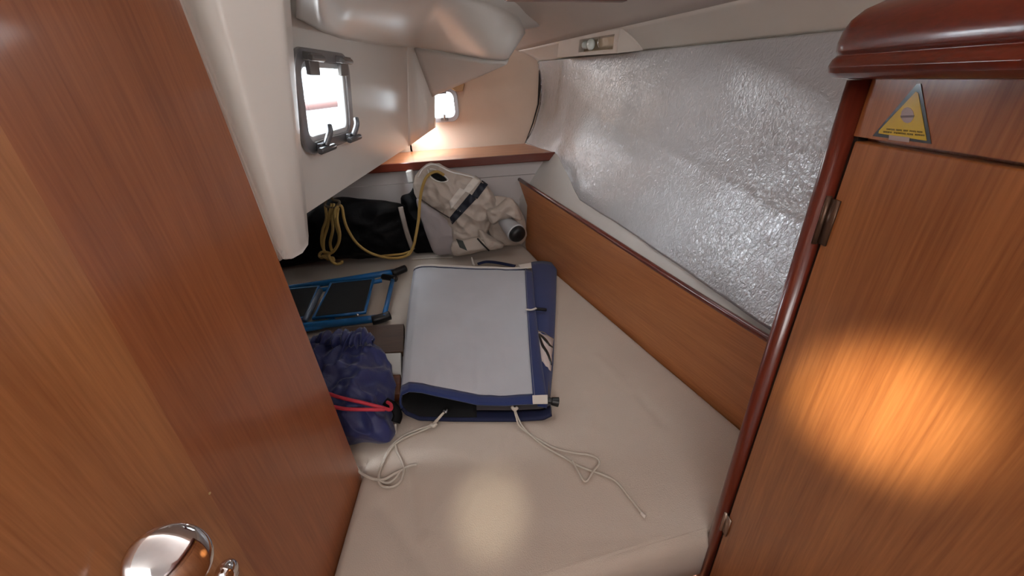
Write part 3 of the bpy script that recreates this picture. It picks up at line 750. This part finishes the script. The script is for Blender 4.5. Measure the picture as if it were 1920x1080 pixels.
cord('tie_knot', [(808, 796, .765), (813, 799, .767), (818, 795, .767)], .0045)
cord('eyelet', [(832, 770, .781), (836, 773, .781), (838, 768, .781)], .003, m=ALU)

# ================================================================== NAVY DRAWSTRING BAG
nb = thing('drawstring_bag', 'crumpled navy blue nylon stuff sack with red cord beside the open door', 'bag', (-.5, .8, ZM))
NN = (0, -.28, 1); NC = .765-.28*.64
ol = [(640, 838), (655, 850), (690, 838), (722, 832), (738, 812), (733, 780), (737, 745), (736, 705), (726, 672), (706, 650), (670, 640), (620, 640), (560, 655), (520, 700), (510, 770), (560, 830), (610, 842)]
P_ = []
for x, y in ol:
    q = PP(x, y, NN, NC)
    q[1] = max(q[1], .645)
    P_.append(q)
V, F = pillow(P_, PP(625, 745, NN, NC), .085, .05, (0, -.25, 1), nr=40, na=220, amp=.034, freq=12, seed=4, floor=ZM+.002, power=.55)
obj('sack', V, F, NYL, nb)
# ruffled neck
def ruffle(u, v):
    base = [(585, 640), (610, 636), (640, 640), (665, 638), (685, 632), (700, 640)]
    t = u*(len(base)-1); i = min(int(t), len(base)-2); q = np.array(base[i])*(1-(t-i))+np.array(base[i+1])*(t-i)
    c = PP(q[0], q[1], NN, NC+.075)
    th = 2*math.pi*v; r = .026*(1+.25*math.sin(u*41)+.25*math.sin(u*77+2*th)+.2*math.sin(th*3+u*20))*max(.05, math.sin(math.pi*min(.99, max(.04, u))))**.35
    r = max(r, .006)
    return c+np.array([.1*math.sin(th*2+u*20)*r, r*1.0*math.cos(th), r*.8*math.sin(th)])
V, F = grid(ruffle, 90, 16); obj('gathered_neck', V, F, NYL, nb)
def onbag(px, py, h): return PP(px, py, NN, NC+h)
obj('red_cord', *tube([onbag(560, 725, .10), onbag(605, 735, .10), onbag(640, 746, .095), onbag(680, 755, .085), onbag(715, 764, .07), onbag(732, 768, .055), onbag(733, 759, .05), onbag(726, 754, .045)], .0042, 8), RED, nb)
obj('red_cord', *tube([onbag(565, 755, .10), onbag(620, 762, .098), onbag(650, 767, .09), onbag(690, 768, .082), onbag(722, 768, .068)], .0042, 8), RED, nb)
obj('strap_end', *tube([onbag(722, 752, .03), onbag(738, 762, .02), onbag(746, 778, .01), onbag(742, 792, .005)], .012, 8, flat=.4), BLK, nb)
obj('webbing_label', *slab([Pz(729, 782, .775), Pz(745, 782, .775), Pz(746, 790, .770), Pz(730, 791, .770)], (0, 0, .004)), WEB, nb, smooth=False)
obj('webbing_label', *slab([Pz(730, 797, .768), Pz(744, 797, .768), Pz(743, 815, .760), Pz(733, 812, .760)], (0, 0, .003)), WEB, nb, smooth=False)

# ================================================================== BLUE FOLDING STEP LADDER
ld = thing('folding_ladder', 'blue folding step ladder with black treads lying flat behind the navy bag', 'ladder', (-.7, 1.4, ZM))
z_ = .778
def LT(name, pts, r, m=BLU, z=z_, flat=1, par=ld, sm=3): return obj(name, *tube([Pz(p[0], p[1], p[2] if len(p) > 2 else z) for p in pts], r, 10, smooth=sm, flat=flat), m, par)
LT('rail', [(440, 556), (545, 540), (640, 526), (738, 510)], .014)
LT('rail', [(440, 632), (560, 613), (640, 605), (706, 597)], .014)
LT('rail', [(470, 566), (560, 548), (640, 539), (716, 526)], .009, z=.79)
LT('cross_tube', [(737, 522), (720, 594)], .009, z=.785)
LT('cross_tube', [(601, 545), (572, 600)], .010, mat('worn_steel', (110, 120, 135), .35, metal=.5), z=.797)
LT('foot', [(736, 513), (748, 508), (760, 503)], .017, BLKS)
LT('foot', [(698, 601), (714, 597), (731, 591)], .017, BLKS)
LT('bracket', [(718, 519), (732, 521), (742, 523)], .013, BLKS, z=.788)
def tread(px, name='tread'):
    q = [Pz(x, y, .795) for x, y in px]; return q
tf = [(621, 532), (700, 524), (684, 586), (588, 597)]
t_in = [Pz(x, y, .796) for x, y in tf]
fr = obj('tread_frame', *tube([Pz(x, y, .797) for x, y in tf], .0065, 8, closed=True, smooth=0), BLU, ld)
obj('tread', *slab([Pz(x, y, .792) for x, y in tf], (0, 0, .008)), mat('black_tread', (12, 12, 14), .85, bump=.4, bscale=300), fr, smooth=False)
tf2 = [(520, 546), (598, 538), (572, 596), (490, 606)]
fr = obj('tread_frame', *tube([Pz(x, y, .797) for x, y in tf2], .0065, 8, closed=True, smooth=0), BLU, ld)
obj('tread', *slab([Pz(x, y, .792) for x, y in tf2], (0, 0, .008)), MATS['black_tread'], fr, smooth=False)
LT('side_plate', [(560, 617), (600, 611), (628, 600)], .020, z=.772, flat=.5)
LT('rivet', [(669, 591.5), (673, 591)], .006, CHR, z=.805, sm=0)

# loose boards and carton between sack and canvas
pk = obj('wooden_plank', *slab([Pz(640, 613, .786), Pz(757, 607, .786), Pz(757, 658, .786), Pz(620, 668, .786)], (0, 0, -.022)), BR, bevel=.002)
tag(pk, 'dark brown wooden plank lying between the blue ladder and the folded canvas', 'plank')
ct = obj('white_carton', *slab([Pz(690, 664, .788), Pz(752, 661, .788), Pz(752, 699, .788), Pz(690, 702, .788)], (0, 0, -.034)), CAR, bevel=.002)
tag(ct, 'small white flat carton poking out between navy sack and canvas', 'box')
bx = obj('wooden_block', *slab([Pz(700, 703, .782), Pz(751, 701, .782), Pz(750, 738, .782), Pz(700, 742, .782)], (0, 0, -.028)), wood('block_wood', (96, 50, 28), (140, 84, 50), 'x', .5, .1), bevel=.002)
tag(bx, 'reddish brown wooden block in front of the small white carton', 'block')

# ================================================================== DARK BAGS IN THE CAVE
def pl(px, Y): return [Py(x, y, Y) for x, y in px]
def fixz(P, zmin): 
    out = []
    for p in P: p = p.copy(); p[2] = max(p[2], zmin); out.append(p)
    return out
b1 = thing('black_duffel', 'large black holdall lying at the back left under the white moulding', 'bag', (-.7, 1.78, ZM))
V, F = pillow(fixz(pl([(480, 500), (500, 420), (560, 398), (620, 372), (690, 374), (750, 382), (762, 400), (770, 440), (770, 474), (700, 482), (620, 486)], 1.80), ZM+.003), Py(640, 430, 1.80), .12, .08, (0, -1, .15), nr=26, na=140, amp=.02, freq=9, seed=2, floor=ZM+.002)
obj('duffel_body', V, F, BLK, b1)
obj('grey_strap', *tube([Py(751, 388, 1.70), Py(756, 410, 1.675), Py(764, 440, 1.665), Py(774, 468, 1.67)], .011, 8, flat=.35), mat('grey_webbing', (128, 116, 108), .8), b1)
b2 = thing('black_backpack', 'upright black bag between the black holdall and the white sail bag', 'bag', (-.33, 1.83, ZM))
V, F = pillow(fixz(pl([(752, 372), (768, 362), (782, 345), (800, 372), (822, 400), (842, 440), (850, 474), (800, 476), (775, 470), (762, 420)], 1.84), ZM+.003), Py(800, 425, 1.84), .045, .04, (0, -1, .1), nr=20, na=120, amp=.012, freq=12, seed=6, floor=ZM+.002)
obj('bag_body', V, F, BLK, b2)

# white sail bag
sb = thing('sail_bag', 'crumpled off-white sailcloth bag with navy stripes in the far corner of the berth', 'sail bag', (-.12, 1.78, ZM))
YS = 1.765
main = [(775, 352), (782, 325), (800, 308), (822, 307), (850, 320), (880, 328), (905, 342), (925, 365), (932, 395), (918, 425), (905, 455), (885, 472), (862, 474), (848, 462), (842, 430), (815, 395), (788, 378)]
V, F = pillow(fixz(pl(main, YS), ZM+.003), Py(868, 390, YS), .085, .07, (.05, -1, .2), nr=36, na=220, amp=.022, freq=13, seed=9, floor=ZM+.002)
obj('bag_cloth', V, F, SAIL, sb)
V, F = pillow(fixz(pl([(782, 372), (812, 388), (842, 410), (860, 440), (862, 474), (838, 477), (815, 475), (800, 440), (788, 405)], YS-.03), ZM+.003), Py(830, 438, YS-.03), .03, .03, (0, -1, .1), nr=16, na=100, amp=.006, freq=10, seed=3, floor=ZM+.002)
obj('side_panel', V, F, SAILG, sb)
# right hand folds
for i, (olx, c_, s_, Yq) in enumerate([
    ([(918, 372), (940, 368), (962, 376), (978, 396), (986, 425), (984, 452), (955, 462), (930, 455), (912, 425), (910, 395)], (948, 418), 11, 1.78),
    ([(912, 395), (930, 388), (948, 372), (962, 374), (972, 392), (978, 412), (960, 408), (940, 412), (922, 420)], (945, 396), 12, 1.70),
    ([(898, 430), (915, 440), (930, 450), (945, 458), (938, 466), (915, 468), (900, 455)], (918, 453), 14, 1.70)]):
    V, F = pillow(fixz(pl(olx, Yq), ZM+.003), Py(*c_, Yq), .045, .04, (0, -1, .15), nr=16, na=110, amp=.014, freq=15, seed=s_, floor=ZM+.002)
    obj('cloth_fold', V, F, SAIL, sb)
# bottom flap lying on the cushion
V, F = pillow(fixz(pl([(848, 455), (870, 450), (900, 445), (930, 455), (925, 466), (900, 472), (870, 478), (850, 478)], 1.68), ZM+.003), Py(888, 463, 1.68), .03, .03, (0, -1, .1), nr=12, na=80, amp=.006, freq=12, seed=8, floor=ZM+.002)
obj('cloth_fold', V, F, SAIL, sb)
# mesh-plane projected onto the bag front for stripes
YB = 1.655
def strip(px, Y, m, nm, th=.012, par=sb): return obj(nm, *slab([Py(x, y, Y if not isinstance(Y, (list, tuple)) else Y[i]) for i, (x, y) in enumerate(px)], (0, th, -.002)), m, par, bevel=.002)
STRP = mat('stripe_navy', (24, 28, 42), .6)
from mathutils.bvhtree import BVHTree
def drape_on(objs, px_fn, nu, nv, lift):
    """cloth patch laid on the front of given objects along sight lines"""
    trees = []
    for o in objs:
        me = o.data; off = WLOC[o.name]; trees.append(BVHTree.FromPolygons([v.co+off for v in me.vertices], [tuple(p.vertices) for p in me.polygons]))
    V = []; last = None
    for j in range(nv+1):
        for i in range(nu+1):
            x, y = px_fn(i/nu, j/max(nv, 1)); q = Vector(ray(x, y)).normalized(); best = None
            for t in trees:
                h = t.ray_cast(Vector(CAM), q)
                if h[0] is not None and (best is None or h[3] < best): best = h[3]
            if best is None: best = last if last else 1.9
            last = best; V.append(np.array(Vector(CAM)+q*(best-lift)))
    F = [(j*(nu+1)+i, j*(nu+1)+i+1, (j+1)*(nu+1)+i+1, (j+1)*(nu+1)+i) for j in range(nv) for i in range(nu)]
    return V, F
sbm = [c for c in COL.objects if c.parent == sb]
def quadfn(a, b, c, d):
    a, b, c, d = map(np.array, (a, b, c, d)); return lambda u, v: (a*(1-u)+b*u)*(1-v)+(d*(1-u)+c*u)*v
for nm, q, m in (('navy_stripe', ((904, 338), (915, 346), (895, 373), (884, 367)), STRP), ('navy_stripe', ((881, 363), (893, 373), (848, 421), (843, 408)), STRP),
                 ('pale_stripe', ((890, 329), (902, 337), (880, 362), (868, 358)), WEB), ('pale_stripe', ((862, 352), (874, 358), (846, 392), (842, 378)), WEB),
                 ('dark_patch', ((855, 448), (868, 452), (876, 470), (862, 464)), mat('patch_green', (56, 60, 56), .6))):
    V, F = drape_on(sbm, quadfn(*q), 8, 16, .003); obj(nm, V, F, m, sb, solid=.002, soff=0)
def ell(cx, cy, rx, ry, rot):
    def f(u, v):
        a = 2*math.pi*u; r = v; x = rx*r*math.cos(a); y = ry*r*math.sin(a); return cx+x*math.cos(rot)-y*math.sin(rot), cy+x*math.sin(rot)+y*math.cos(rot)
    return f
V, F = drape_on(sbm, ell(822, 332, 17, 6, .45), 24, 4, .004); obj('bag_mouth', V, F, mat('mouth_black', (8, 8, 9), .9), sb, solid=.002, soff=0)
def edge_px(pts, n=20):
    P = catmull([np.array(p, float) for p in pts], 6); return P
V, _ = drape_on(sbm, (lambda u, v, P=edge_px([(802, 318), (806, 330), (818, 339), (832, 341), (840, 337), (830, 327), (815, 318), (806, 317)]): tuple(P[min(int(u*(len(P)-1)), len(P)-1)])), 30, 0, .005)
obj('mouth_hem', *tube(V, .0022, 6, smooth=0), mat('hem_white', (235, 232, 228), .5), sb)
V, _ = drape_on(sbm, (lambda u, v, P=edge_px([(784, 332), (792, 318), (806, 309), (822, 311), (845, 322), (870, 328), (890, 333)]): tuple(P[min(int(u*(len(P)-1)), len(P)-1)])), 30, 0, .004)
obj('top_hem', *tube(V, .0028, 6, smooth=0), MATS['hem_white'], sb)
V, _ = drape_on(sbm, (lambda u, v, P=edge_px([(786, 371), (805, 385), (822, 396), (842, 408)]): tuple(P[min(int(u*(len(P)-1)), len(P)-1)])), 20, 0, .004)
obj('dark_piping', *tube(V, .0028, 6, smooth=0), mat('piping_brown', (70, 58, 56), .7), sb)
obj('dark_piping', *tube([Py(895, 447, 1.64), Py(905, 458, 1.64), Py(917, 470, 1.65)], .004, 6), BLKS, sb)
# pole end with round black cap
pe = thing('capped_pole', 'pale tube with a round black end cap lying beside the sail bag near the board', 'pole', tuple(Py(950, 455, 1.66)))
c0 = Py(971, 440, 1.63); c1 = Py(940, 408, 1.75)
ax = c0-c1; Lx = np.linalg.norm(ax)
obj('pole_sleeve', *lathe(c1, ax, [(.020, 0), (.030, Lx*.2), (.038, Lx*.6), (.043, Lx*.88), (.044, Lx*.9)], 28), mat('sleeve_pale', (186, 186, 188), .45), pe)
obj('end_cap', *lathe(c0-ax/Lx*.012, ax, [(.036, -.01), (.038, .0), (.038, .012), (.034, .022), (.022, .028), (.006, .030)], 28), BLKS, pe)
# small white cord and stick at the aft edge of the cushion
sc = obj('white_batten', *tube([Pz(772, 486, .755), Pz(800, 484, .755), Pz(848, 482, .755)], .005, 8, flat=.5), WROPE); tag(sc, 'thin pale strap lying on the cushion in front of the black bags', 'strap')
tg = obj('cord_tip', *tube([Pz(888, 497, .755), Pz(886, 489, .765), Pz(884, 482, .785)], .006, 8, taper=lambda t: 1.2-t*.8), WEB); tag(tg, 'small pointed white tip sticking up behind the folded canvas', 'cord end')

# ================================================================== YELLOW ROPE
yr = thing('yellow_rope', 'yellow rope hanging in a coil before the black bags and running to the sail bag', 'rope', tuple(Py(625, 480, 1.62)))
Yr = 1.60
def yc(name, pts, r=.0062): return obj(name, *tube([Py(p[0], p[1], p[2] if len(p) > 2 else Yr) for p in pts], r, 8, smooth=6), YEL, yr)
yc('rope_coil', [(622, 382), (618, 400), (614, 425), (607, 450), (608, 472), (616, 488)])
yc('rope_coil', [(626, 382), (622, 405), (624, 430), (619, 455), (622, 470)], .0062)
yc('rope_coil', [(634, 386), (628, 398, 1.58), (630, 420, 1.57), (636, 445, 1.57), (630, 465, 1.57), (616, 478, 1.57), (602, 483, 1.58), (599, 477, 1.59), (606, 472, 1.59), (622, 474, 1.57), (634, 458, 1.56), (637, 438, 1.56), (632, 412, 1.57), (634, 390)])
yc('rope_coil', [(610, 386), (612, 410), (605, 432), (603, 456), (610, 474), (616, 486)])
yc('rope_tail', [(616, 478, 1.55), (621, 488, 1.54), (630, 495, 1.54), (640, 493, 1.54), (641, 489, 1.54)], .0065)
yc('rope_knot', [(604, 480, 1.56), (614, 484, 1.55), (624, 484, 1.55), (626, 490, 1.54)], .007)
yc('rope_strand', [(632, 384), (641, 388), (645, 410), (652, 430), (668, 455), (690, 472), (715, 481, 1.6), (742, 484, 1.6), (765, 478, 1.6), (775, 462, 1.59), (780, 440, 1.58), (785, 410, 1.58), (787, 380, 1.60), (791, 355, 1.62), (798, 335, 1.64), (808, 325, 1.655), (820, 322, 1.665), (832, 328, 1.68)])
yc('rope_strand', [(715, 480, 1.615), (735, 478, 1.615), (755, 476, 1.615), (772, 470, 1.61)], .005)
obj('hanging_lashing', *tube([Py(618, 360, 1.62), Py(624, 374, 1.61), Py(636, 378, 1.60), Py(630, 388, 1.60), Py(610, 386, 1.60), Py(612, 374, 1.61)], .006, 8), mat('lashing', (96, 84, 66), .8), yr)
# pale fitting under the moulding
pf = obj('pipe_bracket', *box(-.455, -.425, 1.86, 1.92, 1.10, 1.155), GRP2, bevel=.006); tag(pf, 'small pale bracket under the left end of the wooden shelf', 'bracket')

# ================================================================== OUTSIDE
struct('ground', slab([(-30, -5, -1.6), (-30, 40, -1.6), (10, 40, -1.6), (10, -5, -1.6)], (0, 0, -.05)), mat('water', (110, 125, 130), .15), smooth=False)
mb = thing('moored_boat', 'white boat with faded red stripe seen outside through the nearer porthole', 'boat', (-3.4, 7.6, -1.6))
def hb(u, v):
    x = -7.4+u*5.6; b_ = 7.2+.9*abs(u-.45)**2*4
    z = -1.5+v*(2.78+.28*u); return np.array([x, b_-.5*v, z])
V, F = grid(hb, 30, 10)
obj('boat_hull', V, F, mat('boat_white', (235, 235, 235), .3), mb, solid=.08)
V, F = grid(lambda u, v: hb(u, .92+.045*v)+np.array([0, -.03, 0]), 30, 2)
obj('hull_stripe', V, F, mat('boat_red', (92, 64, 60), .4), mb, solid=.01)
obj('boat_cabin', *box(-5.8, -3.4, 7.6, 9.0, 1.2, 2.1), mat('boat_cabin_blue', (82, 88, 92), .4), mb, bevel=.05)
fd = obj('orange_post', *tube([(-1.62, 3.35, -1.6), (-1.62, 3.35, 3.0)], .07, 14, smooth=0), mat('orange_plastic', (130, 76, 44), .5)); tag(fd, 'orange post outside at the left edge of the nearer porthole', 'post')
